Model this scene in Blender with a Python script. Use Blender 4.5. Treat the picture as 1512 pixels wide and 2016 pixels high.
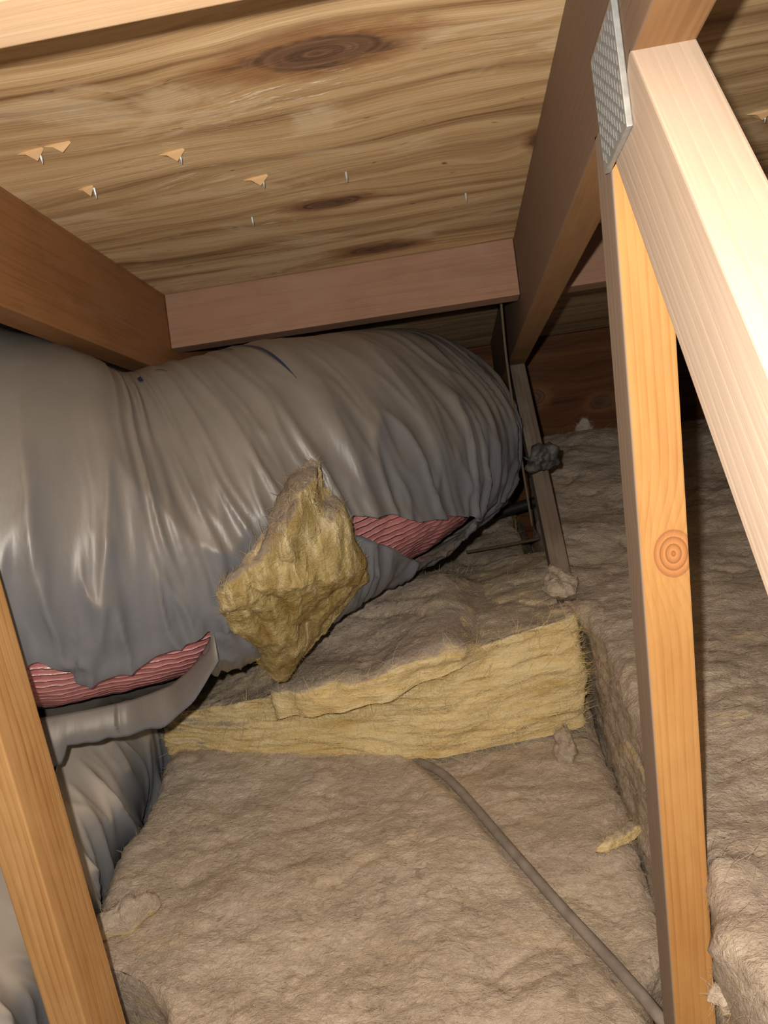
import bpy, bmesh, math, random
import numpy as np
from mathutils import Vector, Matrix
random.seed(5); RNG = np.random.default_rng(5)
for o in list(bpy.data.objects): bpy.data.objects.remove(o, do_unlink=True)
SC = bpy.context.scene; COL = SC.collection
H = 0.98                                   # camera height above the attic floor

# ------------------------------------------------------------------ camera
FPX = 1514.0                               # focal length in pixels of the 1512 x 2016 frame
Yc = np.array([74, 598, -1514.]); Yc /= np.linalg.norm(Yc)
Xc = np.array([1, .13, .1]); Xc -= Yc*(Xc@Yc); Xc /= np.linalg.norm(Xc)
Zc = np.cross(Xc, Yc)
ROT = np.array([Xc, Yc, Zc])               # world = ROT @ camera
cam_d = bpy.data.cameras.new('camera'); cam = bpy.data.objects.new('camera', cam_d); COL.objects.link(cam)
cam.matrix_world = Matrix.Translation((0, 0, H)) @ Matrix(ROT.tolist()).to_4x4()
cam_d.sensor_fit = 'VERTICAL'; cam_d.sensor_height = 36.0; cam_d.lens = 36.0*FPX/2016.0
cam_d.clip_start = .01
SC.camera = cam

# ------------------------------------------------------------------ world, light, exposure
w = bpy.data.worlds.new('attic_air'); SC.world = w; w.use_nodes = True
w.node_tree.nodes['Background'].inputs[0].default_value = (.62, .72, 1, 1)
w.node_tree.nodes['Background'].inputs[1].default_value = .03
ld = bpy.data.lights.new('phone_torch', 'POINT'); ld.energy = 30.0; ld.color = (1, .9, .78); ld.shadow_soft_size = .006
lo = bpy.data.objects.new('phone_torch', ld); COL.objects.link(lo)
lo.location = Vector((-.024, -.005, H+.034))
SC.view_settings.view_transform = 'Standard'; SC.view_settings.look = 'None'
SC.view_settings.exposure = 0.0; SC.view_settings.gamma = 1.0; SC.view_settings.use_curve_mapping = False

# ------------------------------------------------------------------ numpy noise
_G = RNG.normal(size=(256, 3)); _G /= np.linalg.norm(_G, axis=1)[:, None]
_P = RNG.permutation(256); _P = np.concatenate([_P, _P, _P])
def perlin(x, y, z):
    x, y, z = np.broadcast_arrays(np.asarray(x, float), np.asarray(y, float), np.asarray(z, float))
    xi, yi, zi = np.floor(x).astype(int), np.floor(y).astype(int), np.floor(z).astype(int)
    fx, fy, fz = x-xi, y-yi, z-zi
    u, v, q = [t*t*t*(t*(t*6-15)+10) for t in (fx, fy, fz)]
    def g(i, j, k):
        h = _P[_P[_P[(xi+i) & 255]+((yi+j) & 255)]+((zi+k) & 255)]
        G = _G[h]
        return G[..., 0]*(fx-i)+G[..., 1]*(fy-j)+G[..., 2]*(fz-k)
    l = lambda a, b, t: a+(b-a)*t
    return 1.5*l(l(l(g(0,0,0), g(1,0,0), u), l(g(0,1,0), g(1,1,0), u), v),
                 l(l(g(0,0,1), g(1,0,1), u), l(g(0,1,1), g(1,1,1), u), v), q)
def fbm(x, y, z, o=4):
    s = 0; a = 1.0
    for i in range(o):
        s = s+a*perlin(x*2**i+7.3*i, y*2**i-3.1*i, z*2**i+1.7*i); a *= .5
    return s
def sstep(a, b, x):
    t = np.clip((x-a)/(b-a), 0, 1); return t*t*(3-2*t)

# ------------------------------------------------------------------ object helpers
def tag(o, label=None, cat=None, group=None, kind=None):
    if label: o['label'] = label
    if cat: o['category'] = cat
    if group: o['group'] = group
    if kind: o['kind'] = kind
    return o
def empty(name, loc):
    o = bpy.data.objects.new(name, None); COL.objects.link(o)
    o.location = (loc[0], loc[1], loc[2]+H); o.empty_display_size = .05
    return o
def mesh_obj(name, V, F, mat, parent=None, wc=None, smooth=True, attrs=None):
    """V are positions relative to the camera position; the object's origin sits at the middle of its base."""
    V = np.asarray(V, float)
    org = np.array([(V[:, 0].min()+V[:, 0].max())/2, (V[:, 1].min()+V[:, 1].max())/2, V[:, 2].min()])
    me = bpy.data.meshes.new(name)
    L = V-org
    if isinstance(F, np.ndarray):
        n, k = F.shape
        me.vertices.add(len(L)); me.vertices.foreach_set('co', L.ravel())
        me.loops.add(n*k); me.loops.foreach_set('vertex_index', F.ravel().astype(np.int32))
        me.polygons.add(n); me.polygons.foreach_set('loop_start', np.arange(0, n*k, k, dtype=np.int32))
        me.polygons.foreach_set('loop_total', np.full(n, k, dtype=np.int32))
        me.update(calc_edges=True); me.validate()
    else:
        me.from_pydata(L.tolist(), [], F); me.update()
    if wc is not None:
        a = me.attributes.new('wc', 'FLOAT_VECTOR', 'POINT'); a.data.foreach_set('vector', np.asarray(wc, float).ravel())
    if smooth: me.polygons.foreach_set('use_smooth', [True]*len(me.polygons))
    me.materials.append(mat)
    o = bpy.data.objects.new(name, me); COL.objects.link(o)
    if parent is None: o.location = (org[0], org[1], org[2]+H)
    else:
        o.parent = parent; pl = np.zeros(3); q = parent
        while q is not None: pl += np.array(q.location); q = q.parent
        o.location = org+np.array([0, 0, H])-pl
    return o
def nv(v): v = np.asarray(v, float); return v/np.linalg.norm(v)

# ------------------------------------------------------------------ material helpers
class NT:
    def __init__(s, name):
        s.m = bpy.data.materials.new(name); s.m.use_nodes = True; s.t = s.m.node_tree; s.n = s.t.nodes
        s.b = s.n['Principled BSDF']
    def set(s, sock, v):
        if hasattr(v, 'is_linked') or isinstance(v, bpy.types.NodeSocket): s.t.links.new(v, sock)
        else: sock.default_value = v
    def math(s, op, a, b=None, c=None, clamp=False):
        n = s.n.new('ShaderNodeMath'); n.operation = op; n.use_clamp = clamp
        for i, v in enumerate((a, b, c)):
            if v is not None: s.set(n.inputs[i], v)
        return n.outputs[0]
    def add(s, a, b): return s.math('ADD', a, b)
    def mul(s, a, b): return s.math('MULTIPLY', a, b)
    def comb(s, x, y, z):
        n = s.n.new('ShaderNodeCombineXYZ')
        for i, v in enumerate((x, y, z)): s.set(n.inputs[i], v)
        return n.outputs[0]
    def sep(s, v):
        n = s.n.new('ShaderNodeSeparateXYZ'); s.t.links.new(v, n.inputs[0]); return n.outputs
    def scale(s, v, k, off=(0, 0, 0)):
        n = s.n.new('ShaderNodeMapping'); s.t.links.new(v, n.inputs[0])
        n.inputs['Scale'].default_value = k; n.inputs['Location'].default_value = off
        return n.outputs[0]
    def noise(s, v, sc=1, det=3, rough=.55, dist=0):
        n = s.n.new('ShaderNodeTexNoise'); s.t.links.new(v, n.inputs['Vector'])
        n.inputs['Scale'].default_value = sc; n.inputs['Detail'].default_value = det
        n.inputs['Roughness'].default_value = rough; n.inputs['Distortion'].default_value = dist
        return n.outputs['Fac']
    def ramp(s, f, pts, interp='LINEAR'):
        n = s.n.new('ShaderNodeValToRGB'); s.set(n.inputs[0], f); cr = n.color_ramp; cr.interpolation = interp
        while len(cr.elements) < len(pts): cr.elements.new(.5)
        for e, (p, c) in zip(cr.elements, pts):
            e.position = p; e.color = (c, c, c, 1) if isinstance(c, (int, float)) else (*c, 1)
        return n.outputs[0]
    def mix(s, f, a, b, mode='MIX'):
        n = s.n.new('ShaderNodeMix'); n.data_type = 'RGBA'; n.blend_type = mode
        s.set(n.inputs[0], f)
        for i, v in ((6, a), (7, b)): s.set(n.inputs[i], v if not isinstance(v, tuple) else (*v, 1)[:4])
        return n.outputs[2]
    def smooth(s, lo, hi, f):
        n = s.n.new('ShaderNodeMapRange'); n.interpolation_type = 'SMOOTHSTEP'; s.set(n.inputs[0], f)
        n.inputs[1].default_value = lo; n.inputs[2].default_value = hi
        return n.outputs[0]
    def attr(s, nm):
        n = s.n.new('ShaderNodeAttribute'); n.attribute_name = nm; return n.outputs['Vector']
    def obj(s):
        return s.n.new('ShaderNodeTexCoord').outputs['Object']
    def nz(s):
        return s.sep(s.n.new('ShaderNodeNewGeometry').outputs['Normal'])[2]
    def bump(s, h, st=.5, d=.002, nrm=None):
        n = s.n.new('ShaderNodeBump'); n.inputs['Strength'].default_value = st; n.inputs['Distance'].default_value = d
        s.t.links.new(h, n.inputs['Height'])
        if nrm is not None: s.t.links.new(nrm, n.inputs['Normal'])
        return n.outputs[0]
    def fin(s, col, rough=.7, spec=.3, nrm=None, **kw):
        s.set(s.b.inputs['Base Color'], col if not isinstance(col, tuple) else (*col, 1)[:4])
        s.set(s.b.inputs['Roughness'], rough); s.b.inputs['Specular IOR Level'].default_value = spec
        if nrm is not None: s.t.links.new(nrm, s.b.inputs['Normal'])
        for k, v in kw.items(): s.set(s.b.inputs[k.replace('_', ' ')], v)
        return s.m

def knot_fields(s, P, knots):
    """sum of bumps that bend the grain round each knot, nearest knot distance"""
    bend = None; near = None
    for (kx, ky, kz, a, b, c, amp) in knots:
        d = None
        for comp, k, r in zip(P, (kx, ky, kz), (a, b, c)):
            if r is None: continue
            q = s.mul(s.math('SUBTRACT', comp, k), 1/r); q = s.mul(q, q); d = q if d is None else s.add(d, q)
        e = s.mul(s.math('EXPONENT', s.mul(d, -.28)), amp)
        bend = e if bend is None else s.add(bend, e)
        dd = s.math('SQRT', d); near = dd if near is None else s.math('MINIMUM', near, dd)
    return bend, near

def wood(name, light, mid, dark, ring=.006, pith=(.03, .09), knots=(), grey=.0, rough=.72, knotcol=(.16, .07, .03), wavy=.010, contrast=.75, face=None):
    s = NT(name); wc = s.attr('wc'); P = s.sep(wc)
    wv = s.noise(s.scale(wc, (1.6, 9, 9)), 1, 2)
    wv2 = s.noise(s.scale(wc, (5, 30, 30), (3, 1, 4)), 1, 2)
    a = s.add(P[1], pith[0]); b = s.add(P[2], pith[1])
    r = s.math('SQRT', s.add(s.mul(a, a), s.mul(b, b)))
    r = s.add(r, s.mul(wv, wavy*2.2)); r = s.add(r, s.mul(wv2, wavy*.22))
    near = None
    if knots:
        bend, near = knot_fields(s, P, knots); r = s.add(r, bend)
    fr = s.math('FRACT', s.mul(r, 1/ring))
    line = s.ramp(fr, [(0, .1), (.55, .35), (.86, 1), (1, .1)])
    fib = s.noise(s.scale(wc, (6, 260, 260)), 1, 4, .6)
    patch = s.noise(s.scale(wc, (3.5, 14, 14), (9, 2, 5)), 1, 3)
    lv = s.smooth(.25, .7, s.noise(s.scale(wc, (4, 40, 40), (2, 2, 9)), 1, 3))
    blot = s.noise(s.scale(wc, (11, 26, 26), (6, 3, 1)), 1, 5, .65)
    f = s.add(s.mul(s.mul(line, lv), contrast*.8), s.add(s.mul(s.math('SUBTRACT', fib, .5), .6), s.add(s.mul(s.math('SUBTRACT', patch, .42), .6), s.mul(s.math('SUBTRACT', blot, .5), .7))))
    col = s.ramp(f, [(0, light), (.38, mid), (.95, dark)])
    if grey > 0:
        g = s.smooth(.42, .75, s.noise(s.scale(wc, (7, 22, 22), (1, 8, 2)), 1, 4))
        col = s.mix(s.mul(g, grey), col, (.36, .31, .26))
    if near is not None:
        kr = s.math('FRACT', s.add(s.mul(near, 3.6), s.mul(wv2, .8)))
        kc = s.mix(s.ramp(kr, [(0, 0), (.6, .5), (.9, 1), (1, 0)]), tuple(2.4*c for c in knotcol), knotcol)
        km = s.smooth(1.12, .82, s.add(near, s.mul(s.math('SUBTRACT', patch, .5), .5)))
        col = s.mix(s.mul(km, .9), col, kc)
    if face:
        fm = s.smooth(.0022, .0004, P[2])           # the sawn face that lies in the plane of the truss is painted duller to stand in for shade
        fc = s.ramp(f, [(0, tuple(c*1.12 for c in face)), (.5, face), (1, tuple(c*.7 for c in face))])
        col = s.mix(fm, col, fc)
    hh = s.add(s.mul(fib, .6), s.mul(line, -.35))
    return s.fin(col, rough, .3, s.bump(hh, .35, .0012))

def plywood(name, light, mid, dark, knots, grey=.5, freq=30, rough=.75, pale=.45):
    s = NT(name); wc = s.attr('wc'); P = s.sep(wc)
    big = s.noise(s.scale(wc, (1.5, 4.5, 1)), 1, 2, .5)
    med = s.noise(s.scale(wc, (5, 16, 1), (4, 1, 0)), 1, 3, .55)
    bend, near = knot_fields(s, P, knots)
    g = s.add(P[1], s.add(s.mul(big, .13), s.add(s.mul(med, .022), bend)))
    gv = s.comb(s.mul(P[0], 1.1), s.mul(g, freq), 0)
    bands = s.noise(gv, 1, 4, .62)
    fine = s.noise(s.comb(s.mul(P[0], 9), s.mul(g, 420), 0), 1, 3, .6)
    lines = s.ramp(s.math('FRACT', s.mul(s.add(g, s.mul(bands, .02)), 34)), [(0, .0), (.7, .15), (.93, 1), (1, 0)])
    f = s.add(s.mul(s.math('SUBTRACT', bands, .5), 2.3), s.add(s.mul(lines, .17), s.mul(s.math('SUBTRACT', fine, .5), .55)))
    f = s.add(f, .47)
    col = s.ramp(f, [(.0, light), (.45, mid), (1, dark)])
    # rough, scuffed, paler streaks
    sc = s.smooth(.5, .72, s.noise(s.comb(s.mul(P[0], 3), s.mul(g, 9), 2), 1, 4, .65))
    fl = s.smooth(.52, .66, s.noise(s.comb(s.mul(P[0], 26), s.mul(g, 170), 5), 1, 4, .7))
    col = s.mix(s.mul(s.mul(sc, fl), pale*1.9), col, (.84, .74, .58))
    wp = s.smooth(.54, .64, s.noise(s.comb(s.mul(P[0], 4.5), s.mul(g, 11), 7), 1, 5, .6, .6))
    col = s.mix(s.mul(wp, pale), col, (.80, .66, .45))
    # grey-brown weathering and dark pits
    gr = s.smooth(.5, .8, s.noise(s.comb(s.mul(P[0], 2.2), s.mul(P[1], 3), 9), 1, 4, .6))
    col = s.mix(s.mul(gr, grey), col, (.27, .22, .15))
    pit = s.smooth(.69, .78, s.noise(s.comb(s.mul(P[0], 38), s.mul(g, 120), 1), 1, 2, .5))
    col = s.mix(s.mul(pit, .8), col, (.10, .055, .03))
    kn = s.add(near, s.mul(s.math('SUBTRACT', s.noise(s.scale(wc, (22, 55, 1)), 1, 4, .6), .5), 1.0))
    km2 = s.smooth(1.35, .75, kn); km1 = s.smooth(.86, .5, kn)
    kr = s.noise(s.comb(s.mul(near, 8), s.mul(P[0], 9), 3), 1, 4)
    col = s.mix(s.mul(km2, .72), col, (.27, .12, .045))
    col = s.mix(s.mul(km1, .9), col, s.ramp(kr, [(.3, (.045, .025, .017)), (.55, (.17, .095, .058)), (.75, (.27, .18, .125))]))
    hh = s.add(s.mul(bands, .8), s.add(s.mul(fine, .5), s.mul(s.mul(sc, fl), .5)))
    return s.fin(col, rough, .25, s.bump(hh, .5, .0018))

def fibreglass(name, dustiness=0.0, tone=1.0, yellow=((.90, .755, .43), (.72, .53, .22)), patch=.0, axis='x'):
    """yellow wool; brown dust lies where the surface faces up"""
    s = NT(name); oc = s.obj(); nz = s.nz()
    n1 = s.noise(s.scale(oc, (7, 9, 9)), 1, 4, .6)
    n2 = s.noise(s.scale(oc, (16, 46, 46), (3, 3, 3)), 1, 4, .65)
    st = s.noise(s.scale(oc, (9, 60, 105) if axis == 'x' else (60, 60, 12)), 1, 5, .68, .6)
    fz = s.noise(s.scale(oc, (240, 330, 330)), 1, 3, .7)
    yel = s.ramp(s.add(s.mul(st, .7), s.mul(n1, .4)), [(.30, tuple(c*.55 for c in yellow[1])), (.44, yellow[1]), (.58, yellow[0]), (.75, (.86, .77, .52))])
    bl = s.noise(s.scale(oc, (6, 10, 10), (2, 7, 7)), 1, 6, .68, .7)
    f2 = s.add(s.mul(n2, .25), s.add(s.mul(bl, .55), s.mul(fz, .26)))
    dus = s.ramp(f2, [(.36, (.36*tone, .285*tone, .225*tone)), (.50, (.53*tone, .445*tone, .355*tone)), (.62, (.66*tone, .57*tone, .465*tone)), (.74, (.74*tone, .67*tone, .57*tone))])
    mv = s.smooth(.45, .7, s.noise(s.scale(oc, (5, 8, 8), (8, 1, 1)), 1, 5, .65))
    dus = s.mix(s.mul(mv, .5), dus, (.50*tone, .415*tone, .37*tone))
    tn = s.smooth(.52, .7, s.noise(s.scale(oc, (9, 16, 16), (1, 5, 8)), 1, 5, .65))
    dus = s.mix(s.mul(tn, .4), dus, (.66*tone, .53*tone, .35*tone))
    fk = s.smooth(.60, .70, s.noise(s.scale(oc, (42, 70, 70), (5, 2, 2)), 1, 3, .6, .9))
    dus = s.mix(s.mul(fk, .45), dus, (.24*tone, .185*tone, .14*tone))
    lk = s.smooth(.60, .72, s.noise(s.scale(oc, (55, 95, 95), (1, 9, 3)), 1, 3, .6, .9))
    dus = s.mix(s.mul(lk, .4), dus, (.80, .70, .56))
    m = s.add(nz, s.add(s.mul(s.math('SUBTRACT', n2, .5), .9), dustiness))
    m = s.smooth(.30, .72, m)
    if patch > 0:
        pt = s.smooth(.60, .72, s.noise(s.scale(oc, (9, 17, 17), (5, 4, 4)), 1, 4, .65))
        m = s.mul(m, s.math('SUBTRACT', 1, s.mul(pt, patch)))
    col = s.mix(m, yel, dus)
    nap = s.noise(s.scale(oc, (75, 110, 110), (2, 6, 1)), 1, 5, .72, .8)
    hd = s.add(s.mul(nap, 1.1), s.mul(fz, .35))
    hy = s.add(s.mul(st, .9), s.add(s.mul(n2, .6), s.mul(fz, .45)))
    hh = s.add(s.mul(m, hd), s.mul(s.math('SUBTRACT', 1, m), hy))
    return s.fin(col, 1.0, .05, s.bump(hh, .85, .006))

# ------------------------------------------------------------------ materials
PLY_N = math.sqrt(1+.365**2)
def vv(y): return (y-1)*PLY_N              # coordinate down the slope of the roof deck
M = {}
M['deck'] = plywood('roof_deck_plywood', (.75, .575, .35), (.56, .385, .205), (.22, .12, .053),
    [(-.07, vv(.742), 0, .095, .034, None, .035), (-.113, vv(1.044), 0, .062, .020, None, .022), (-.07, vv(1.236), 0, .075, .024, None, .022),
     (.55, vv(.95), 0, .06, .02, None, .02), (-.75, vv(.7), 0, .07, .022, None, .02), (.142, vv(.97), 0, .02, .03, None, .012)], grey=.30)
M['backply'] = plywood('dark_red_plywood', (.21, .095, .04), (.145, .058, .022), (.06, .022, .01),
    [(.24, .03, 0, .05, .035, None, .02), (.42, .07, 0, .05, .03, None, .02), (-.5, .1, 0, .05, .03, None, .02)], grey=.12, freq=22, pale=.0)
M['chord_left'] = wood('orange_brown_rafter', (.27, .125, .05), (.19, .08, .028), (.10, .038, .014), .010, wavy=.02, grey=.12, contrast=.2, rough=.5)
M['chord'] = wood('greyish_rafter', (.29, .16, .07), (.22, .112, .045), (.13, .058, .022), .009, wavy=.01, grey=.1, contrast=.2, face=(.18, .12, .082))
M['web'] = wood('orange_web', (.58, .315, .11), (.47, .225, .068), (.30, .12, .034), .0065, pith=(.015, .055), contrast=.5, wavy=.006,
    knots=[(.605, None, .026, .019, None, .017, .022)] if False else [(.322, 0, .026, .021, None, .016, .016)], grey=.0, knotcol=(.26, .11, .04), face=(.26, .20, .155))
M['web_left'] = wood('pine_web', (.56, .33, .14), (.44, .23, .08), (.25, .105, .03), .0085, pith=(.006, .02), contrast=.6, wavy=.018,
    knots=[(.83, -.032, -.019, .018, .012, .03, .01)])
M['diag'] = wood('pale_web', (.52, .42, .335), (.46, .36, .28), (.34, .245, .175), .008, wavy=.012, grey=.1, contrast=.15)
M['block'] = wood('pinkish_block', (.31, .18, .122), (.24, .132, .083), (.15, .07, .042), .010, wavy=.012, grey=.2, contrast=.2)
M['block_pale'] = wood('pale_block', (.62, .44, .28), (.53, .35, .2), (.38, .22, .11), .010, wavy=.008, contrast=.4)
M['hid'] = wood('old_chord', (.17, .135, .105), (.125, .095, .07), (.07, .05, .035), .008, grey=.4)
M['dust'] = fibreglass('dusty_fibreglass', .6, 1.1)
M['dust_r'] = fibreglass('dusty_fibreglass_yellow_spots', .85, 1.0, patch=.5)
M['yellow'] = fibreglass('yellow_fibreglass', -.30, .88, axis='x')
M['lip'] = fibreglass('yellow_fibreglass_dusty_top', -.02, .86)
M['clump'] = fibreglass('ochre_fibreglass', .05, .52, yellow=((.42, .335, .155), (.29, .205, .07)), axis='z')
M['rear'] = fibreglass('rear_fibreglass', -.02, .8, patch=.4)

def jacket(name, film, dust, lo_, hi_):
    s = NT(name); oc = s.obj()
    n1 = s.noise(s.scale(oc, (60, 18, 18)), 1, 3, .55); n2 = s.noise(s.scale(oc, (9, 9, 9)), 1, 3)
    dm = s.smooth(lo_, hi_, s.add(s.nz(), s.mul(s.math('SUBTRACT', n2, .5), .5)))      # dust lies on what faces up
    col = s.mix(dm, s.ramp(n2, [(.3, film), (.7, tuple(c*1.22 for c in film))]), s.ramp(n2, [(.3, dust), (.7, tuple(c*1.22 for c in dust))]))
    return s.fin(col, s.add(s.ramp(n2, [(.3, .29), (.7, .38)]), s.mul(dm, .12)), .5, s.bump(n1, .25, .003))
M['jacket'] = jacket('grey_duct_jacket', (.14, .152, .178), (.162, .149, .132), -.25, .55)
M['jacket_low'] = jacket('dusty_grey_duct_jacket', (.20, .22, .255), (.47, .43, .38), -.15, .5)
s = NT('pink_duct_wool'); oc = s.obj()
n2 = s.noise(s.scale(oc, (40, 60, 60)), 1, 4)
wv = s.attr('wc'); P = s.sep(wv)
thr = s.ramp(s.math('FRACT', s.add(s.mul(P[1], 85), s.mul(n2, .5))), [(0, 1), (.16, .35), (.34, 0), (.85, 0), (1, 1)])
M['pink'] = s.fin(s.mix(s.mul(thr, .45), s.ramp(n2, [(.3, (.42, .135, .15)), (.7, (.58, .25, .25))]), (.80, .58, .56)), .32, .6,
                  s.bump(s.add(thr, s.mul(n2, .6)), .8, .006))
s = NT('galvanised_steel'); oc = s.obj()
n2 = s.noise(s.scale(oc, (90, 90, 90)), 1, 2)
M['steel'] = s.fin(s.ramp(n2, [(.35, (.36, .39, .40)), (.65, (.50, .53, .54))]), .48, .5, Metallic=.6)
M['slot'] = NT('plate_slot').fin((.33, .355, .365), .5, .4, Metallic=.55)
s = NT('dusty_grey_cable'); n2 = s.noise(s.scale(s.obj(), (50, 50, 50)), 1, 3)
M['cable'] = s.fin(s.ramp(n2, [(.35, (.23, .20, .175)), (.65, (.31, .275, .24))]), .75, .25)
M['black'] = NT('black_pipe').fin((.018, .018, .019), .5, .4)
M['thin'] = NT('pale_dusty_wire').fin((.12, .095, .065), .8, .2)
s = NT('dark_grey_scrap'); n2 = s.noise(s.scale(s.obj(), (60, 60, 60)), 1, 3)
M['scrap'] = s.fin(s.ramp(n2, [(.4, (.03, .032, .03)), (.7, (.13, .13, .125))]), .6, .3, s.bump(n2, .6, .004))
M['splinter'] = NT('fresh_split_wood').fin((.62, .42, .22), .7, .3)
s = NT('gypsum'); n2 = s.noise(s.scale(s.obj(), (30, 30, 30)), 1, 3)
M['gypsum'] = s.fin(s.ramp(n2, [(.3, (.30, .27, .23)), (.7, (.40, .37, .33))]), .9, .2)

# ------------------------------------------------------------------ shape builders
def board(name, p0, p1, wdir, wid, tdir, thk, mat, parent=None, bev=.0016, seg=1):
    """a piece of lumber from p0 to p1; p0-p1 is one long edge, the body grows along wdir and tdir"""
    p0 = np.array(p0, float); p1 = np.array(p1, float); ax = nv(p1-p0); L = np.linalg.norm(p1-p0)
    wd = np.array(wdir, float); wd = nv(wd-ax*(wd@ax)); td = np.array(tdir, float); td = nv(td-ax*(td@ax)-wd*(td@wd))
    bm = bmesh.new(); vs = []
    for a in (0, L):
        for b in (0, wid):
            for c in (0, thk): vs.append(bm.verts.new((a, b, c)))
    for f in ((0,1,3,2), (4,6,7,5), (0,4,5,1), (2,3,7,6), (0,2,6,4), (1,5,7,3)): bm.faces.new([vs[i] for i in f])
    bmesh.ops.recalc_face_normals(bm, faces=bm.faces)
    bmesh.ops.bevel(bm, geom=list(bm.edges), offset=bev, segments=2, affect='EDGES', profile=.6)
    bm.verts.index_update(); W = np.array([v.co for v in bm.verts])
    V = p0+W[:, :1]*ax+W[:, 1:2]*wd+W[:, 2:3]*td
    F = [[v.index for v in f.verts] for f in bm.faces]
    if np.linalg.det(np.array([ax, wd, td])) < 0: F = [f[::-1] for f in F]
    bm.free()
    return mesh_obj(name, V, F, mat, parent, wc=W, smooth=False)

def vnormals(V, F):
    N = np.zeros_like(V)
    a, b, c, d = V[F[:, 0]], V[F[:, 1]], V[F[:, 2]], V[F[:, -1]]
    n = np.cross(c-a, d-b)
    for k in range(F.shape[1]): np.add.at(N, F[:, k], n)
    return N/np.maximum(np.linalg.norm(N, axis=1), 1e-12)[:, None]

def block(lo, hi, res, rnd=.02):
    """rounded box without underside as an even grid: returns verts (in the box) and quads"""
    lo = np.array(lo, float); hi = np.array(hi, float); n = np.maximum(2, np.ceil((hi-lo)/res)).astype(int)
    idx = {}; V = []; F = []
    def vid(i, j, k):
        key = (i, j, k)
        if key not in idx: idx[key] = len(V); V.append(key)
        return idx[key]
    nx, ny, nz_ = n
    for i in range(nx):
        for j in range(ny): F.append((vid(i,j,nz_), vid(i+1,j,nz_), vid(i+1,j+1,nz_), vid(i,j+1,nz_)))
    for i in range(nx):
        for k in range(nz_):
            F.append((vid(i,0,k), vid(i+1,0,k), vid(i+1,0,k+1), vid(i,0,k+1)))
            F.append((vid(i+1,ny,k), vid(i,ny,k), vid(i,ny,k+1), vid(i+1,ny,k+1)))
    for j in range(ny):
        for k in range(nz_):
            F.append((vid(0,j+1,k), vid(0,j,k), vid(0,j,k+1), vid(0,j+1,k+1)))
            F.append((vid(nx,j,k), vid(nx,j+1,k), vid(nx,j+1,k+1), vid(nx,j,k+1)))
    V = lo+np.array(V, float)/n*(hi-lo)
    q = np.clip(V, lo+rnd, hi-rnd); q[:, 2] = np.minimum(V[:, 2], hi[2]-rnd)
    d = V-q; l = np.linalg.norm(d, axis=1); mx = np.abs(d).max(axis=1)
    ok = l > 1e-9
    V[ok] = q[ok]+d[ok]/l[ok][:, None]*mx[ok][:, None]
    return V, np.array(F)

def fibres(name, V, F, count, length, width, mat, parent, axis=(1, 0, 0), spread=.8, lift=.25, sel=None, seed=1):
    """loose glass strands lying on the wool's surface, joined into one part"""
    rg = np.random.default_rng(seed)
    c = V[F].mean(axis=1); ar = np.linalg.norm(np.cross(V[F[:, 2]]-V[F[:, 0]], V[F[:, 3]]-V[F[:, 1]]), axis=1)
    if sel is not None: ar = ar*sel(c)
    if ar.sum() <= 0: return
    f = rg.choice(len(F), count, p=ar/ar.sum())
    N = vnormals(V, F)
    u, v = rg.random((2, count, 1)); q = V[F[f]]
    p = (q[:, 0]*(1-u)+q[:, 1]*u)*(1-v)+(q[:, 3]*(1-u)+q[:, 2]*u)*v
    n = N[F[f, 0]]
    t = np.array(axis, float)+rg.normal(size=(count, 3))*spread; t -= n*(t*n).sum(1, keepdims=True); t /= np.linalg.norm(t, axis=1)[:, None]
    t = t+n*(rg.random((count, 1))*lift); t /= np.linalg.norm(t, axis=1)[:, None]
    sd = np.cross(t, n); sd /= np.maximum(np.linalg.norm(sd, axis=1), 1e-9)[:, None]
    bend = rg.normal(size=(count, 1))*.35; drop = rg.random((count, 1))*.35
    L = length*(.4+rg.random((count, 1))); W = width*(.6+.8*rg.random((count, 1)))
    VV = np.zeros((count, 8, 3))
    for k in range(4):
        x = k/3
        ctr = p+t*L*x+sd*L*bend*x*x-n*L*drop*lift*x*x+n*.0006
        ww = W*(1-.75*x)*.5
        VV[:, 2*k] = ctr-sd*ww; VV[:, 2*k+1] = ctr+sd*ww
    base = np.arange(count)[:, None]*8
    FF = np.concatenate([base+np.array([[2*k, 2*k+1, 2*k+3, 2*k+2]]) for k in range(3)])
    o = mesh_obj(name, VV.reshape(-1, 3), FF, mat, parent); o['kind'] = 'stuff'
    return o

def batt(name, lo, hi, res, warp, disp, mat, label, nf=0, fl=.03, fw=.0007, fmat=None, axis=(1, 0, 0), rnd=.02, sel=None, group='fibreglass batts between the trusses', lift=.25):
    V, F = block(lo, hi, res, rnd)
    V = warp(V.copy())
    N = vnormals(V, F); keep = sstep(lo[2], lo[2]+.02, V[:, 2])
    V = V+N*(disp(V, N)*keep)[:, None]
    root = empty(name, ((lo[0]+hi[0])/2, (lo[1]+hi[1])/2, lo[2]))
    mesh_obj('wool', V, F, mat, root)
    if nf: fibres('loose_fibres', V, F, nf, fl, fw, fmat or mat, root, axis, sel=sel, lift=lift, seed=len(name)+nf)
    tag(root, label, 'insulation', group)
    return root, V, F

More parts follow.
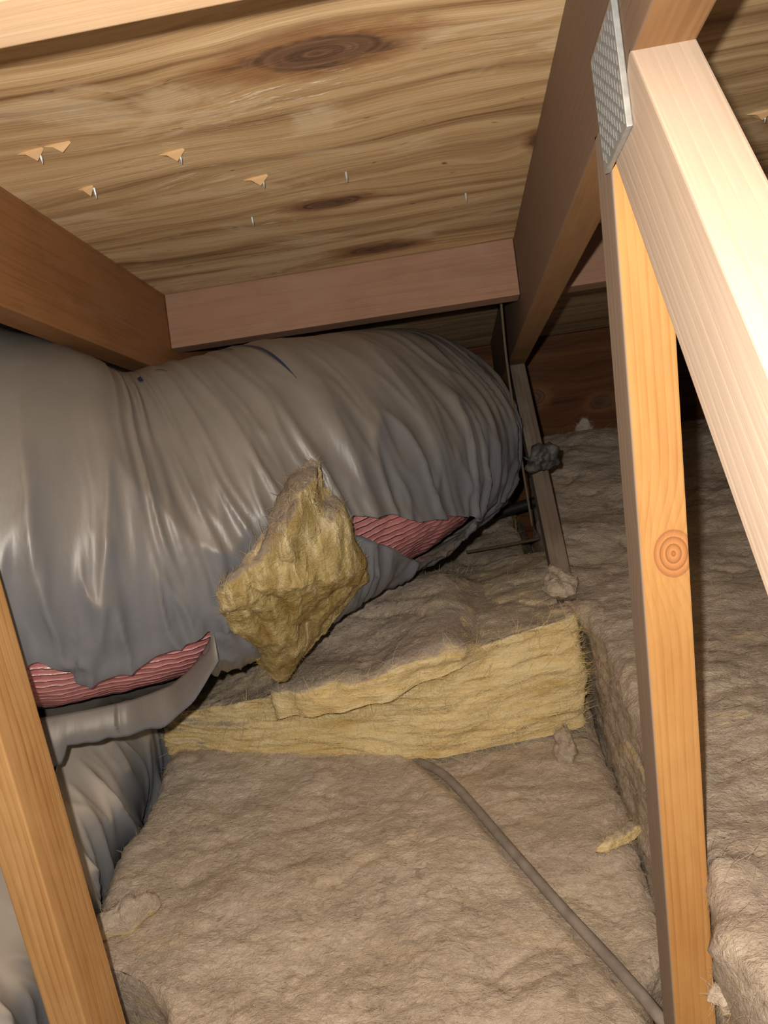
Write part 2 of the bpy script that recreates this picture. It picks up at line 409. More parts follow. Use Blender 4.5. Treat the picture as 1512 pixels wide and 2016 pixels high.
def tube(name, pts, r, mat, parent=None, m=12, n=14, squash=1.0):
    C = catmull(np.array(pts, float), n); T = np.gradient(C, axis=0); V = []; F = []
    for i, (c, t) in enumerate(zip(C, T)):
        t = nv(t); u = nv(np.cross(t, (0, 0, 1) if abs(t[2]) < .95 else (0, 1, 0))); v = np.cross(u, t)
        for a in np.linspace(0, 2*np.pi, m, endpoint=False): V.append(c+r*(np.cos(a)*u+squash*np.sin(a)*v))
    for i in range(len(C)-1):
        for j in range(m): F.append([i*m+j, i*m+(j+1) % m, (i+1)*m+(j+1) % m, (i+1)*m+j])
    F.append(list(range(m))[::-1]); F.append([(len(C)-1)*m+j for j in range(m)])
    return mesh_obj(name, V, F, mat, parent)
def catmull(P, n=12):
    Q = np.vstack([2*P[0]-P[1], P, 2*P[-1]-P[-2]]); out = []
    for i in range(1, len(Q)-2):
        a, b, c, d = Q[i-1:i+3]
        for t in np.linspace(0, 1, n, endpoint=False):
            out.append(.5*(2*b+(c-a)*t+(2*a-5*b+4*c-d)*t*t+(3*b-a-3*c+d)*t**3))
    out.append(Q[-2]); return np.array(out)

def blob(outline, front, thick, res_r=26, res_a=120, disp=None, axis_n=(0, -1, 0), centre=None):
    """closed lump: star-shaped 3-D outline, bulged to both sides along axis_n"""
    O = np.array(outline, float); O = np.vstack([O, O[:1]])
    sl = np.concatenate([[0], np.cumsum(np.linalg.norm(np.diff(O, axis=0), axis=1))])
    t = np.linspace(0, sl[-1], res_a, endpoint=False)
    E = np.stack([np.interp(t, sl, O[:, k]) for k in range(3)], 1)
    c = np.array(centre, float) if centre is not None else E.mean(0); n = nv(axis_n)
    V = []; F = []
    for side, th in ((1, front), (-1, thick)):
        for i in range(res_r):
            r = i/(res_r-1) if side == 1 else (i/(res_r-1))
            h = math.sqrt(max(0, 1-(r**3)))*th*side
            V.append(c+(E-c)*r+n*h)
    V = np.vstack(V)
    A = res_a
    for sidx in (0, 1):
        o = sidx*res_r*A
        for i in range(res_r-1):
            for j in range(A):
                q = [o+i*A+j, o+i*A+(j+1) % A, o+(i+1)*A+(j+1) % A, o+(i+1)*A+j]
                F.append(q if sidx else q[::-1])
    F = np.array(F)
    # orient so that the front faces axis_n
    N = vnormals(V, F)
    if (N[A*5:A*10]@n).mean() < 0: F = F[:, ::-1].copy(); N = -N
    if disp is not None:
        # share displacement on the rim
        d = disp(V, N); V = V+N*d[:, None]
        a = res_r*A-A; b = 2*res_r*A-A
        mid = (V[a:a+A]+V[b:b+A])/2; V[a:a+A] = mid; V[b:b+A] = mid
    return V, F

# ------------------------------------------------------------------ the setting
SL = -.365
def deck(y, off=0): return .04+SL*(y-1)-off
UP = nv((0, .365, 1)); DN = nv((0, 1, -.365))          # normal of the roof, and down its slope
# roof deck
x0, x1, y0, y1 = -1.35, 1.25, -.55, 2.16
Vd = []; Wd = []
for zz in (0, .012):
    for (x, y) in ((x0, y0), (x1, y0), (x1, y1), (x0, y1)):
        Vd.append(np.array([x, y, deck(y)])+UP*zz); Wd.append((x, vv(y), zz))
ceiling = mesh_obj('ceiling', Vd, [[0, 1, 2, 3][::-1], [4, 5, 6, 7], [0, 1, 5, 4], [1, 2, 6, 5], [2, 3, 7, 6], [3, 0, 4, 7]], M['deck'], wc=Wd, smooth=False)
tag(ceiling, 'knotty plywood roof deck sloping down towards the eave', kind='structure')
# nails that came through the deck, and the splinters they pushed out
def nail_mesh():
    bm = bmesh.new()
    bmesh.ops.create_cone(bm, cap_ends=True, segments=8, radius1=.0016, radius2=.0016, depth=.007, matrix=Matrix.Translation((0, 0, -.0035)))
    bmesh.ops.create_cone(bm, cap_ends=True, segments=8, radius1=.0004, radius2=.0016, depth=.004, matrix=Matrix.Translation((0, 0, -.009)))
    me = bpy.data.meshes.new('nail'); bm.to_mesh(me); bm.free(); me.materials.append(M['steel']); return me
NM = nail_mesh()
def splinter(x, y, sx, sy, flip):
    c = np.array([x, y, deck(y)]); X = np.array([1., 0, 0])
    P = [(-1, -.05, 0), (-.2, -.35, .35), (.9*flip, -.5, .25), (.25, .1, .75), (-.3, .35, .1)]
    V = [c+X*a*sx+DN*b*sy-UP*(h*.012-.001) for a, b, h in P]+[c+X*a*sx*.8+DN*b*sy+UP*.002 for a, b, h in P]
    n = 5; F = [list(range(n)), list(range(n, 2*n))[::-1]]+[[i, n+i, n+(i+1) % n, (i+1) % n] for i in range(n)]
    mesh_obj('splinter', V, F, M['splinter'], ceiling, smooth=False)
for x, y, sp in [(-.361, .811, 1), (-.238, .859, 1), (-.352, .90, 1), (-.174, .945, 1), (-.081, .966, 0), (.059, 1.084, 0), (-.216, 1.045, 0), (.40, 1.0, 1), (.62, .93, 0)]:
    o = bpy.data.objects.new('nail', NM); COL.objects.link(o); o.parent = ceiling
    o.location = Vector((x, y, deck(y)+H))-ceiling.location
    if sp: splinter(x-.008, y, .018 if x != -.352 else .012, .014, 1)
    if x == -.361: splinter(x+.022, y-.006, .017, .006, 1)
# floor and back wall
def slab(name, lo, hi, mat, label, wcf):
    V = np.array([(x, y, z) for z in (lo[2], hi[2]) for (x, y) in ((lo[0], lo[1]), (hi[0], lo[1]), (hi[0], hi[1]), (lo[0], hi[1]))])
    o = mesh_obj(name, V, [[3, 2, 1, 0], [4, 5, 6, 7], [0, 1, 5, 4], [1, 2, 6, 5], [2, 3, 7, 6], [3, 0, 4, 7]], mat, wc=[wcf(p) for p in V], smooth=False)
    return tag(o, label, kind='structure')
slab('floor', (-1.35, -.55, -1.0), (1.25, 2.16, -.98), M['gypsum'], 'gypsum board under the attic insulation', lambda p: p)
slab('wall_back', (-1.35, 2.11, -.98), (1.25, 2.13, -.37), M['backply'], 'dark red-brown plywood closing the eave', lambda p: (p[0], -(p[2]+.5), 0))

# ------------------------------------------------------------------ roof trusses
def truss(xf, side, label, mats, webw, knot_side):
    """xf: x of the face towards the camera; side: +1 when the body lies to the right of it"""
    t = .038*side; T = (side, 0, 0)
    r = empty('roof_truss', (xf+t/2, .9, -.98)); tag(r, label, 'truss', 'roof trusses')
    a = np.array([xf, -.5, deck(-.5)]); b = np.array([xf, 2.1, deck(2.1)])
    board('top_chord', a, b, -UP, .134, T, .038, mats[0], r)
    board('bottom_chord', (xf, -.5, -.98), (xf, 2.1, -.98), (0, 0, 1), .089, T, .038, M['hid'], r)
    # upright web: its near long edge
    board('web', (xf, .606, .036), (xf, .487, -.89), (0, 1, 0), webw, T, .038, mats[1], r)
    # diagonal web
    board('diagonal_web', (xf, .540, .071), (xf, -.5, -.725), (0, .607, -.794), .080, T, .038, mats[2], r)
    # short web at the heel
    board('heel_web', (xf, 1.575, -.322), (xf, 1.115, -.617), (0, .5, -1), .04, T, .030, M['hid'], r)
    return r
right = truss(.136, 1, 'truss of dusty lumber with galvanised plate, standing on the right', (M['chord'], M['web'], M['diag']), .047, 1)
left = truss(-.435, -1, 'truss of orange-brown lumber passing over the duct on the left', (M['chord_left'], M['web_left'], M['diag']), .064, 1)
# toothed connector plate on the right truss
pc = np.array([.136, .583, .052]); A = DN; B = UP
pl = board('gusset_plate', pc-A*.036-B*.040-np.array([.0045, 0, 0]), pc+A*.036-B*.040-np.array([.0045, 0, 0]), B, .080, (1, 0, 0), .004, M['steel'], right, bev=.0006)
Vs = []; Fs = []
for i in range(12):
    for j in range(8):
        c = pc+A*(-.032+.0058*i)+B*(-.034+.0091*j+(.0042 if i % 2 else 0))-np.array([.0046, 0, 0])
        k = len(Vs)
        for da, db, dx in ((-.0018, -.0034, 0), (.0018, -.0034, 0), (.0018, .0034, 0), (-.0018, .0034, 0), (-.001, -.0022, -.0007), (.001, -.0022, -.0007), (.001, .0022, -.0007), (-.001, .0022, -.0007)):
            Vs.append(c+A*da+B*db+np.array([dx, 0, 0]))
        Fs += [[k+q for q in f] for f in ((4, 7, 6, 5), (0, 1, 5, 4), (1, 2, 6, 5), (2, 3, 7, 6), (3, 0, 4, 7))]
tt = mesh_obj('plate_teeth', Vs, Fs, M['slot'], pl, smooth=False); tt['kind'] = 'stuff'

# ------------------------------------------------------------------ blocking between the rafters
def blocking(xa, xb, yt, mat, label, lean=.38, hgt=.089):
    n = nv((0, -lean, -1))
    p = np.array([xa, yt, deck(yt)-.001])
    o = board('blocking_board', p, p+np.array([xb-xa, 0, 0]), n, hgt, (0, 1, -.2), .038, mat)
    return tag(o, label, 'board', 'blocking between the rafters')
blocking(-.434, .135, 1.285, M['block'], 'pinkish-brown blocking board between the rafters, just above the duct')
blocking(.175, .745, 1.285, M['block'], 'shadowed blocking board behind the right truss')
blocking(-.434, .135, .503, M['block_pale'], 'pale bright blocking board at the top left corner')

# ------------------------------------------------------------------ ducts
def duct(name, ctrl, ns, m, up, lo, slots, wrinkle, pink_in, label, jm='jacket'):
    """flexible duct: grey film jacket over pink wool; the film is slit open between two curves"""
    C = catmull(np.array(ctrl, float), 60); S = np.concatenate([[0], np.cumsum(np.linalg.norm(np.diff(C[:, :3], axis=0), axis=1))])
    s = np.linspace(0, S[-1], ns); Ci = np.stack([np.interp(s, S, C[:, k]) for k in range(4)], 1)
    T = np.gradient(Ci[:, :3], axis=0); T /= np.linalg.norm(T, axis=1)[:, None]
    U = np.cross(T, (0, 0, 1)); U /= np.linalg.norm(U, axis=1)[:, None]; W = np.cross(U, T)
    jit = .5*perlin(s*30, 3.3, 1.1)+.2*perlin(s*110, 1.3, 7.1)
    tu = np.interp(s, *zip(*up))+jit; tl = np.interp(s, *zip(*lo))+jit*.9
    tu = np.maximum(tu, tl+.25)
    J = max(8, int(m*.09))
    th = np.zeros((ns, m+1))
    fr = np.arange(J+1)/J; th[:, :J+1] = tl[:, None]+(tu-tl)[:, None]*fr
    fr = np.arange(m-J+1)/(m-J); th[:, J:] = tu[:, None]+(tl+360-tu)[:, None]*fr
    th = np.radians(th[:, :m])
    ss = np.repeat(s[:, None], m, 1); R = np.repeat(Ci[:, 3:4], m, 1)
    R = R+wrinkle(ss, th)
    dn = np.minimum(np.abs(np.degrees(th)-tu[:, None]), np.abs(np.degrees(th)-tl[:, None]))
    insl = np.zeros(ns, bool)
    for a, b in slots: insl |= (s > a) & (s < b)
    ease = np.zeros(ns)
    for a, b in slots: ease = np.maximum(ease, sstep(a-.01, a+.05, s)*(1-sstep(b-.05, b+.01, s)))
    R = R+.007*np.exp(-(dn/5.)**2)*ease[:, None]
    def pos(R_, th_): return Ci[:, None, :3]+R_[..., None]*(np.cos(th_)[..., None]*U[:, None]+np.sin(th_)[..., None]*W[:, None])
    V = pos(R, th)
    F = []
    for i in range(ns-1):
        a = i*m
        for j in range(m):
            if j < J and insl[i] and insl[i+1]: continue
            F.append((a+j, a+(j+1) % m, a+m+(j+1) % m, a+m+j))
    root = empty(name, tuple(Ci[ns//2, :3]-np.array([0, 0, Ci[ns//2, 3]])))
    tag(root, label, 'duct', 'insulated flexible ducts')
    F = np.array(F)
    mesh_obj('jacket', V.reshape(-1, 3), F[:, ::-1].copy(), M[jm], root)
    # pink wool under the film
    m2 = m//2; th2 = np.radians(np.linspace(0, 360, m2, endpoint=False))[None, :]+np.zeros((ns, 1)); s2 = np.repeat(s[:, None], m2, 1)
    R2 = Ci[:, 3:4]+np.interp(s, [0, 9], [0, 0])[:, None]-pink_in+.004*perlin(s2*22, np.cos(th2)*3, np.sin(th2)*3)+.0018*perlin(s2*80, np.cos(th2)*12, np.sin(th2)*12)
    V2 = pos(R2, th2); F2 = []
    for i in range(ns-1):
        if not (insl[max(0, i-12):i+13].any()): continue
        for j in range(m2):
            g = (j*360/m2-tl[i]) % 360
            if g > (tu[i]-tl[i])+14 and g < 346: continue
            F2.append((i*m2+j, i*m2+(j+1) % m2, (i+1)*m2+(j+1) % m2, (i+1)*m2+j))
    W2 = np.stack([s2, th2*.22+np.zeros_like(s2), s2*0], -1).reshape(-1, 3)
    if F2: mesh_obj('pink_insulation', V2.reshape(-1, 3), np.array(F2)[:, ::-1].copy(), M['pink'], root, wc=W2)
    return root, s, Ci, U, W, tl, tu

def ridge(x, y, z, p=2.0): return (1-np.clip(np.abs(perlin(x, y, z))*1.6, 0, 1))**p
def wrinkle_main(s, th):
    d = (np.degrees(th)+180) % 360-180                     # 0 faces the camera, 90 is up
    side = sstep(75, 5, d)*sstep(-120, -60, d)              # folds hang on the side, the crown is taut
    sk = s+.035*np.sin(th)+.008*perlin(s*6, th*2, 4)
    right_ = sstep(.72, .95, s)
    a = ridge(sk*13, th*.55, 1.5, 3)*.013*(1-.35*right_)
    b = ridge(sk*30, th*.8, 5.5, 3)*.010*right_
    c = ridge(sk*58, th*1.3, 8.5, 2)*.0042*(.35+.65*right_)
    low = ridge(sk*24+.4*perlin(s*9, th*3, 2), th*1.6, 3.5, 4)*.012*sstep(25, -15, d)*sstep(-75, -45, d)*(1-.5*right_)
    gather = np.exp(-((sk-.83)/.045)**2)*(ridge(sk*46, th*.6, 2.2, 2)*.010-.009)*sstep(130, 60, np.abs(d))
    pinch = -.014*np.exp(-((s-.79)/.05)**2)*np.exp(-((d-85)/40)**2)
    swell = .010*np.exp(-((s-1.02)/.12)**2)
    big = .010*perlin(s*3.2, np.cos(th)*1.2, np.sin(th)*1.2)
    far = ridge(sk*44, th*.6, 9.5, 2)*.008*sstep(1.15, 1.3, s)
    return (a+b+c+far)*(.22+.78*side)+low+gather+pinch+swell+big-.010
main_ctrl = [(-1.2, .76, -.215, .275), (-.75, .85, -.25, .272), (-.455, .995, -.357, .238), (-.25, 1.14, -.362, .216), (-.13, 1.28, -.375, .21),
             (-.075, 1.43, -.41, .198), (-.08, 1.6, -.48, .185), (-.12, 1.73, -.54, .18), (-.25, 1.83, -.56, .18), (-.45, 1.87, -.56, .18)]
UPC = [(0, 345), (.45, 345), (.641, 343), (.670, 342), (.703, 338), (.709, 331), (.757, 334), (.798, 339), (.832, 341.5), (.842, 340), (1.0, 359), (1.015, 361), (1.05, 357), (1.074, 355), (1.115, 346), (1.171, 341), (1.243, 332), (1.26, 327), (2.4, 320)]
LOC = [(0, 300), (.60, 301), (.768, 306), (.803, 314), (.822, 326), (.838, 338.5), (.842, 339), (1.0, 357), (1.012, 355), (1.034, 350), (1.067, 343), (1.108, 331), (1.13, 325), (1.162, 322), (1.22, 322), (1.25, 324), (1.26, 326), (2.4, 318)]
D, s, Ci, U, W, tl, tu = duct('flexible_duct', main_ctrl, 620, 340, UPC, LOC, [(.30, .841), (1.0, 1.257)], wrinkle_main, .016,
    'large grey plastic-wrapped duct crossing the bay, torn open over pink wool')
# torn strip of film hanging from the lower edge of the slit
def flap(sa, sb, n, k, drop, out, name='torn_flap'):
    sv = np.linspace(sa, sb, n); V = []
    for q in sv:
        i = np.searchsorted(s, q); i = min(i, len(s)-1)
        c = Ci[i]; th = math.radians(np.interp(q, s, tl)+1)
        nrm = math.cos(th)*U[i]+math.sin(th)*W[i]; base = c[:3]+nrm*(c[3]-.003)
        L = drop(q)
        for j in range(k):
            f = j/(k-1)
            p = base+nrm*(out(q)*math.sin(f*1.9)+.001)+np.array([0, -.25, -1])*L*f*f*.85+np.array([0, -1, 0])*L*.45*f*(1-f*.6)
            p = p+nrm*(.006*float(perlin(q*30, f*1.4, 3.3))+.003*float(perlin(q*80, f*3, 1.3)))*f
            V.append(p)
    F = [[i*k+j, i*k+j+1, (i+1)*k+j+1, (i+1)*k+j] for i in range(n-1) for j in range(k-1)]
    o = mesh_obj(name, V, F, M['jacket'], D); md = o.modifiers.new('film', 'SOLIDIFY'); md.thickness = .0012; md.offset = 0
    return o
flap(.48, .838, 110, 12, lambda q: float(np.interp(q, [.48, .60, .668, .705, .709, .76, .80, .832], [.05, .052, .052, .048, .028, .028, .034, .03]))*(1+.15*float(perlin(q*60, 2, 2))),
     lambda q: float(np.interp(q, [.48, .8, .832], [.016, .016, .01])))

M['ink'] = NT('dark_blue_ink').fin((.022, .03, .075), .5, .4)
def stroke(pts, w):  # thin dark blue strip laid just over the duct film
    V = []; n = 24; f = np.linspace(0, 1, n); k = np.linspace(0, 1, len(pts))
    sv = np.interp(f, k, [p[0] for p in pts]); av = np.radians(np.interp(f, k, [p[1] for p in pts]))
    for e in (-1, 1):
        se = sv+e*w*.5*np.sin(np.clip(f*1.04, 0, 1)*np.pi*.93+.1)
        R = np.interp(se, s, Ci[:, 3])+wrinkle_main(se, av)+.0014
        for q, a_, rr in zip(se, av, R):
            c = np.array([np.interp(q, s, Ci[:, d]) for d in range(3)]); u_ = np.array([np.interp(q, s, U[:, d]) for d in range(3)]); w_ = np.array([np.interp(q, s, W[:, d]) for d in range(3)])
            V.append(c+rr*(math.cos(a_)*u_+math.sin(a_)*w_))
    mesh_obj('ink_mark', V, [[i, i+1, n+i+1, n+i] for i in range(n-1)], M['ink'], D)
stroke([(1.012, 94), (1.019, 84), (1.021, 74), (1.022, 64), (1.024, 52)], .006)
stroke([(.988, 88), (.992, 83), (.996, 78)], .005)
stroke([(.855, 78.5), (.866, 76), (.878, 74)], .005)
stroke([(.817, 79), (.822, 72)], .007)
def wrinkle_low(s, th):
    d = (np.degrees(th)+180) % 360-180
    # th = 0 faces right here (the duct runs away from the camera)
    sd = sstep(38, 0, d)*sstep(-80, -40, d)
    sk = s+.02*np.sin(th)+.02*perlin(s*5, th*1.5, 6)
    return (ridge(sk*13, th*.6, 3.1, 4)*.020+ridge(sk*31, th*1.1, 6.1, 3)*.006)*sd+.006*perlin(s*4, np.cos(th), np.sin(th))-.006
low_ctrl = [(-.80, -.1, -.775, .19), (-.775, .3, -.775, .195), (-.765, .6, -.775, .198), (-.765, .9, -.775, .198), (-.775, 1.25, -.775, .195), (-.80, 1.7, -.775, .19)]
DL = duct('flexible_duct', low_ctrl, 520, 300, [(0, 39), (.90, 39), (.93, 42), (.953, 45.5), (.985, 50), (1.0, 53), (1.04, 58), (2, 58)], [(0, 38), (.90, 38.5), (.93, 37.5), (.958, 40), (.985, 44), (1.0, 47), (1.04, 57), (2, 57)],
     [(.902, 1.038)], wrinkle_low, .010, 'smaller grey plastic-wrapped duct lying under the large duct, lower left', 'jacket_low')

# ------------------------------------------------------------------ insulation batts
cable_pts = np.array([(-.17, 1.06), (-.095, .977), (-.058, .921), (.005, .80), (.056, .702), (.099, .624), (.130, .562), (.142, .52)])
def cable_dist(x, y):
    """signed distance (right positive) to the cable's course"""
    best = np.full(x.shape, 9.); sg = np.zeros(x.shape)
    for a, b in zip(cable_pts[:-1], cable_pts[1:]):
        d = b-a; t = np.clip(((x-a[0])*d[0]+(y-a[1])*d[1])/(d@d), 0, 1)
        dx = x-a[0]-t*d[0]; dy = y-a[1]-t*d[1]; q = np.hypot(dx, dy); c = d[0]*dy-d[1]*dx
        m = q < best; best = np.where(m, q, best); sg = np.where(m, np.sign(c), sg)
    return best, sg
def felt(V, amp=1.0, ax=0):
    x, y, z = V.T
    if ax: x, y = y, x
    c = .016*fbm(x*5, y*6, z*6, 2)+.0042*fbm(x*15, y*22, z*22, 3)
    wx = x+.03*perlin(x*12, y*12, z*12); wy = y+.02*perlin(x*10, y*10, z*10+5)
    cr = ridge(wx*7, wy*17, z*17, 9)*sstep(-.15, .35, perlin(x*9+3, y*11, z*11))+.6*ridge(wx*17+4, wy*38, z*38, 9)*sstep(-.1, .35, perlin(x*14+7, y*16, z*16))
    c = c-.0075*cr+.0022*fbm(x*60, y*90, z*90, 3)
    return amp*c

def warp_near(V):
    x, y, z = V.T
    lo_, hi_ = -.53, .134
    hx = .134+.044*sstep(.60, .66, y)
    top = sstep(-.9, -.81, z)
    # notch round the left web, softer bulging left edge
    f = (x-lo_)/(hi_-lo_)
    lx = lo_-.03+.135*(1-sstep(.60, .69, y))+.012*perlin(y*7, 1.5, 2)
    x = lx+f*(hx-lx)
    d, sg = cable_dist(x, y)
    zz = z+top*(.018*np.exp(-(d/.09)**2)*(sg > 0)*0-.013*sstep(-.02, .03, d*sg*-1)*0)
    lft = sg                                                     # +1: nearer-left side of the cable
    zz = zz+top*(np.where(lft > 0, -.016, .006)*sstep(0, .02, d)-.008*np.exp(-(d/.012)**2))
    zz = zz+top*.025*sstep(.45, .1, y)
    return np.stack([x, y, zz], 1)
near_root, Vn, Fn = batt('fibreglass_batt', (-.53, .02, -.975), (.134, 1.26, -.81), .0052, warp_near, lambda V, N: felt(V, .85)*(.35+.65*sstep(0, .05, cable_dist(V[:, 0], V[:, 1])[0])),
    M['dust'], 'brown dusty fibreglass batt in the foreground, cable lying across it', 15000, .022, .0006, rnd=.03, lift=.2, sel=lambda c: (c[:, 1] > .45)*1.0)

# yellow batt: cut front face towards the camera, stacked on the foreground batt
def warp_y(V):
    x, y, z = V.T
    h = np.interp(x, [-.56, -.50, -.30, -.08, .05, .16], [.075, .085, .135, .165, .188, .200])
    f = (z+.815)/.2
    fy = np.interp(x, [-.56, -.42, -.08, .16], [1.075, 1.045, 1.0, 1.05])
    y0_ = fy+.02*f+.010*perlin(x*5, 2, 2)
    k = (y-1.03)/(1.40-1.03)
    zz = -.815+f*h*(1-.10*sstep(.35, 1, k)*1)-.03*sstep(.5, 1, k)*f
    y = y0_+k*(1.40-y0_)
    return np.stack([x, y, zz], 1)
def disp_y(V, N):
    x, y, z = V.T
    fr = sstep(-.3, -.8, N[:, 1])
    lay = .006*(ridge(x*3.2, y*8, z*34+.9*perlin(x*5, 1, 1), 2)-.45)+.005*(ridge(x*8, y*9, z*95, 2)-.4)+.003*(ridge(x*14, y*9, z*210, 2)-.4)
    return fr*lay*1.2+felt(V, .95)*(1-fr*.6)
yroot, Vy, Fy = batt('fibreglass_batt', (-.565, 1.03, -.815), (.158, 1.40, -.615), .0048, warp_y, disp_y, M['yellow'],
    'bright yellow cut face of a fibreglass batt lying across the bay', 16000, .03, .0007, rnd=.014, lift=.22, sel=lambda c: 1.0*(c[:, 1] < 1.35))
# brown-topped layer lying on the yellow batt
def warp_l(V):
    x, y, z = V.T
    f = (z+.64)/.045
    base = np.interp(x, [-.34, -.30, -.08, .05, .15], [-.705, -.692, -.655, -.632, -.622])
    k = (y-1.02)/(1.37-1.02)
    ramp_ = .075*sstep(0, .85, k)*sstep(-.12, -.3, x)+.02*sstep(.1, .6, k)
    fy = np.interp(x, [-.34, -.28, -.15, -.03, .06, .15], [1.00, .965, .958, 1.0, 1.10, 1.17])+.012*perlin(x*9, 1, 6)+.010*perlin(x*26, f*2, 8)
    th = np.interp(x, [-.34, -.25, -.05, .04, .15], [.052, .052, .042, .012, .006])
    z = base+f*th*(1-.3*sstep(.4, 1, k))+ramp_*.55-.05*sstep(.55, 1, k)-.035*sstep(-.05, .045, x)
    return np.stack([x, fy+k*(1.37-fy), z], 1)
batt('fibreglass_layer', (-.33, 1.02, -.64), (.045, 1.37, -.595), .0046, warp_l, lambda V, N: felt(V, 1.15), M['lip'],
    'brown-topped torn fibreglass layer resting on the yellow batt', 7000, .025, .0006, rnd=.012)

# right-hand batt
def warp_r(V):
    x, y, z = V.T
    e = np.interp(y, [0, .40, .465, .49, .56, .62, .75, 1.06, 1.12, 1.16, 1.3, 1.58, 1.9], [.20, .172, .158, .172, .177, .180, .178, .178, .140, .150, .160, .178, .20])
    f = (x-.176)/(.74-.176); top = sstep(-.72, -.61, z)
    e = .182+(e-.182)*top+.006*perlin(y*12, z*12, 2)
    zz = z+top*(.012*perlin(x*4, y*4, 1)+.03*sstep(.85, .5, y)-.03*sstep(.20, .17, x)*0+.02*sstep(1.5, 1.9, y))
    return np.stack([e+f*(.74-e), y, zz], 1)
def disp_r(V, N):
    x, y, z = V.T; sd = sstep(-.4, -.85, N[:, 0])
    return felt(V, 1.15)*(1-.7*sd)+sd*.006*(ridge(x*8, y*14, z*60, 2)-.4)
batt('fibreglass_batt', (.176, .15, -.975), (.74, 1.93, -.612), .0062, warp_r, disp_r, M['dust_r'],
    'thick dusty fibreglass batt filling the bay behind the right truss', 16000, .025, .0007, rnd=.022, sel=lambda c: 1.0*(c[:, 0] < .62))
# rear batt in the dark by the eave
def warp_b(V):
    x, y, z = V.T; top = sstep(-.9, -.76, z)
    return np.stack([x, y, z+top*(.03*perlin(x*5, y*6, 3)-.05*sstep(1.85, 1.65, y))], 1)
batt('fibreglass_batt', (-.42, 1.42, -.975), (.134, 2.09, -.77), .008, warp_b, lambda V, N: felt(V, 1.6), M['rear'],
    'dim fibreglass batt at the eave behind the large duct', 4000, .03, .0009, rnd=.03)

# ------------------------------------------------------------------ torn clump and scraps
def ray(x, y): return ROT@np.array([(x-756)/FPX, -(y-1008)/FPX, -1.])
def on_y(x, y, d): r = ray(x, y); return r*d/r[1]
def clump_disp(V, N):
    x, y, z = V.T
    return .012*fbm(x*11, y*11, z*8, 2)-.006*ridge(x*17+2, y*12, z*8, 5)+.0035*fbm(x*38, y*38, z*20, 3)+.0016*fbm(x*120, y*120, z*40, 3)
out = [(612, 896, .893), (634, 906, .893), (640, 955, .892), (664, 976, .895), (692, 1050, .90), (718, 1105, .925), (720, 1140, .94), (692, 1182, .94), (622, 1264, .945), (562, 1337, .95), (540, 1334, .935),
       (500, 1304, .905), (455, 1237, .835), (428, 1202, .80), (422, 1168, .79), (453, 1123, .80), (480, 1090, .81), (513, 1043, .828), (544, 998, .845), (564, 948, .868), (590, 906, .886)]
O3 = np.array([on_y(*p) for p in out]); cen = on_y(588, 1150, .84)
Vc, Fc = blob(O3, .026, .008, 44, 230, clump_disp, (.4, -1, .2), cen)
# raised fold running from the peak down to the middle
a = on_y(612, 915, .875); b = on_y(560, 1130, .83); dd = b-a
tt_ = np.clip(((Vc-a)@dd)/(dd@dd), 0, 1); q = np.linalg.norm((Vc-a-tt_[:, None]*dd)*np.array([1, .25, 1]), axis=1)
Vc = Vc+np.array([0, -1, .2])*(.034*np.exp(-(q/.017)**2)*np.sin(np.clip(tt_*1.15, 0, 1)*np.pi)**.6)[:, None]
cl = empty('fibreglass_clump', (cen[0], cen[1], Vc[:, 2].min())); tag(cl, 'torn ochre-yellow fibreglass clump standing upright against the duct', 'insulation')
mesh_obj('wool', Vc, Fc, M['clump'], cl)
fibres('loose_fibres', Vc, Fc, 5000, .014, .0006, M['clump'], cl, (0, 0, 1), 1.2, .5, seed=9)

def scrap(name, c, ax1, ax2, nrm, shape, th, mat, label, cat, amp=.5, nf=300):
    c = np.array(c, float); ax1 = np.array(ax1, float); ax2 = np.array(ax2, float)
    O = [c+ax1*a+ax2*b for a, b in shape]
    V, F = blob(O, th, th*.4, 12, 60, lambda V, N: amp*(.006*fbm(V[:, 0]*40, V[:, 1]*40, V[:, 2]*40, 3)+.003*(ridge(V[:, 0]*60, V[:, 1]*60, V[:, 2]*60, 2)-.4)), nrm, c)
    r = empty(name, (c[0], c[1], V[:, 2].min())); mesh_obj('wool' if cat == 'insulation' else 'film', V, F, mat, r)
    if nf: fibres('loose_fibres', V, F, nf, .012, .0006, mat, r, (1, 0, 0), 1.5, .5, seed=3)
    return tag(r, label, cat)
def oval(n=14, j=.25, seed=1):
    rg = random.Random(seed); return [((1+rg.uniform(-j, j))*math.cos(t*2*math.pi/n), (1+rg.uniform(-j, j))*math.sin(t*2*math.pi/n)) for t in range(n)]
scrap('fibreglass_tuft', (.110, .985, -.798), (.020, 0, 0), (0, .012, .030), (0, -1, .4), oval(seed=4), .013, M['dust_r'], 'small pale tuft hanging at the foot of the yellow batt', 'insulation', 1.0)
scrap('fibreglass_scrap', (.150, .80, -.808), (.034, .012, 0), (-.004, .012, 0), (0, 0, 1), [(-1.1, -.6), (-.3, .2), (.5, 1.0), (1, 1.1), (1.1, 0), (.5, -.8), (-.4, -1)], .012, M['yellow'], 'little yellow fibreglass scrap beside the thick right batt', 'insulation')
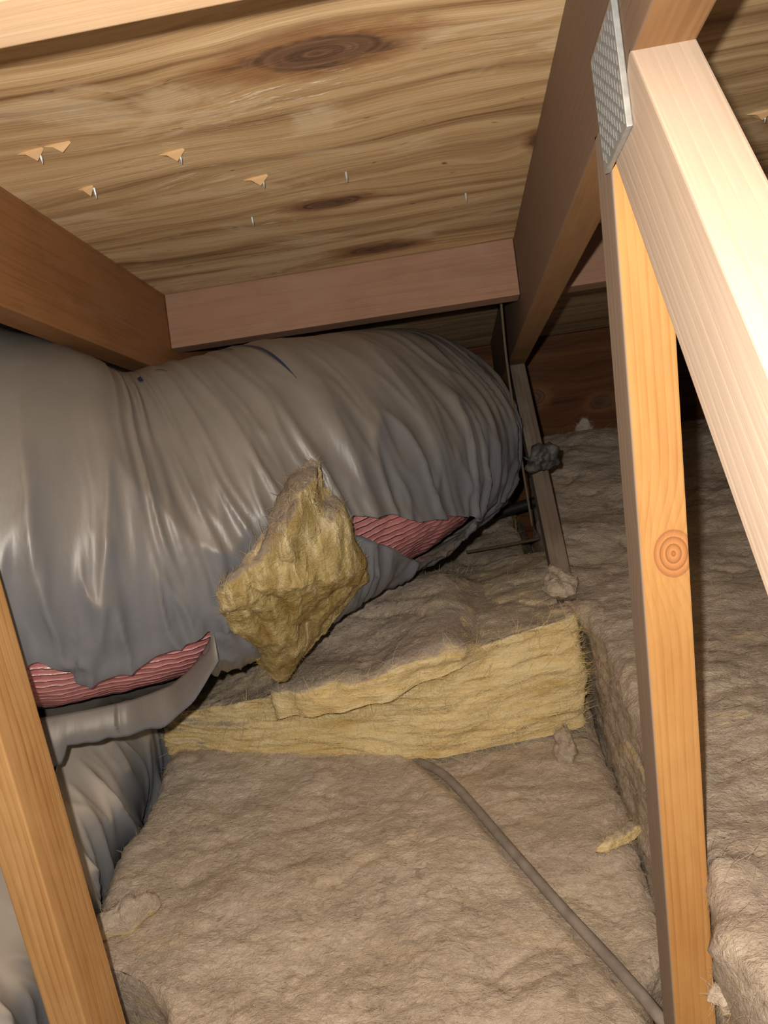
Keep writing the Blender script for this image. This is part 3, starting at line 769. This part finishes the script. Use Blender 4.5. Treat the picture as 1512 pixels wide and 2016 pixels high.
scrap('fibreglass_tuft', (-.508, .725, -.802), (.05, .026, .006), (-.009, .015, .0), (0, 0, 1), oval(seed=8, j=.15), .026, M['dust'], 'rolled dusty tuft at the left edge of the foreground batt', 'insulation', 1.0, 500)
scrap('fibreglass_tuft', (.172, .462, -.645), (.022, .004, 0), (0, .012, .006), (0, 0, 1), oval(seed=5), .010, M['dust'], 'small curled tuft at the foot of the knotty upright web', 'insulation', .8)
scrap('fibreglass_tuft', (.142, 1.135, -.598), (.028, .012, 0), (-.006, .034, .008), (0, -.5, 1), oval(seed=6), .014, M['dust_r'], 'loose fluffy tuft between the yellow batt and the thick right batt', 'insulation', 1.4)
scrap('fibreglass_tuft', (.335, 1.905, -.575), (.02, 0, 0), (0, .012, .012), (0, -.5, 1), oval(seed=16), .018, M['dust_r'], 'tiny fluffy tuft on the far edge of the thick right batt', 'insulation', 1.2)
scrap('plastic_scrap', tuple(on_y(1066, 903, 1.27)), (.031, .004, .004), (-.006, .008, .022), (.1, -1, .5), oval(seed=7, j=.3), .016, M['scrap'], 'crumpled dark grey plastic scrap caught beside the far end of the right batt', 'scrap', 1.6, 0)

# ------------------------------------------------------------------ cable, pipe, wires
cz = [-.835, -.812, -.806, -.805, -.804, -.802, -.80, -.80]
tag(tube('cable', [(x, y, z) for (x, y), z in zip(cable_pts, cz)]+[(.125, .40, -.80), (.06, .25, -.79)], .0068, M['cable']), 'dusty grey electrical cable running across the foreground batt', 'cable')
tag(tube('pipe', [(-.25, 1.62, -.70), (-.05, 1.655, -.70), (.10, 1.70, -.69), (.19, 1.72, -.68)], .012, M['black']), 'black pipe in the gap beside the large duct', 'pipe')
tag(tube('wire', [(.0, 1.64, -.755), (.06, 1.64, -.752), (.12, 1.645, -.75), (.17, 1.65, -.748)], .0035, M['thin']), 'thin pale wire below the black pipe', 'wire')
tag(tube('hanger_wire', [(.112, 1.345, -.155), (.114, 1.37, -.28), (.120, 1.36, -.42), (.128, 1.34, -.58)], .0022, M['thin']), 'thin pale hanger wire dangling between the large duct and right truss', 'wire')
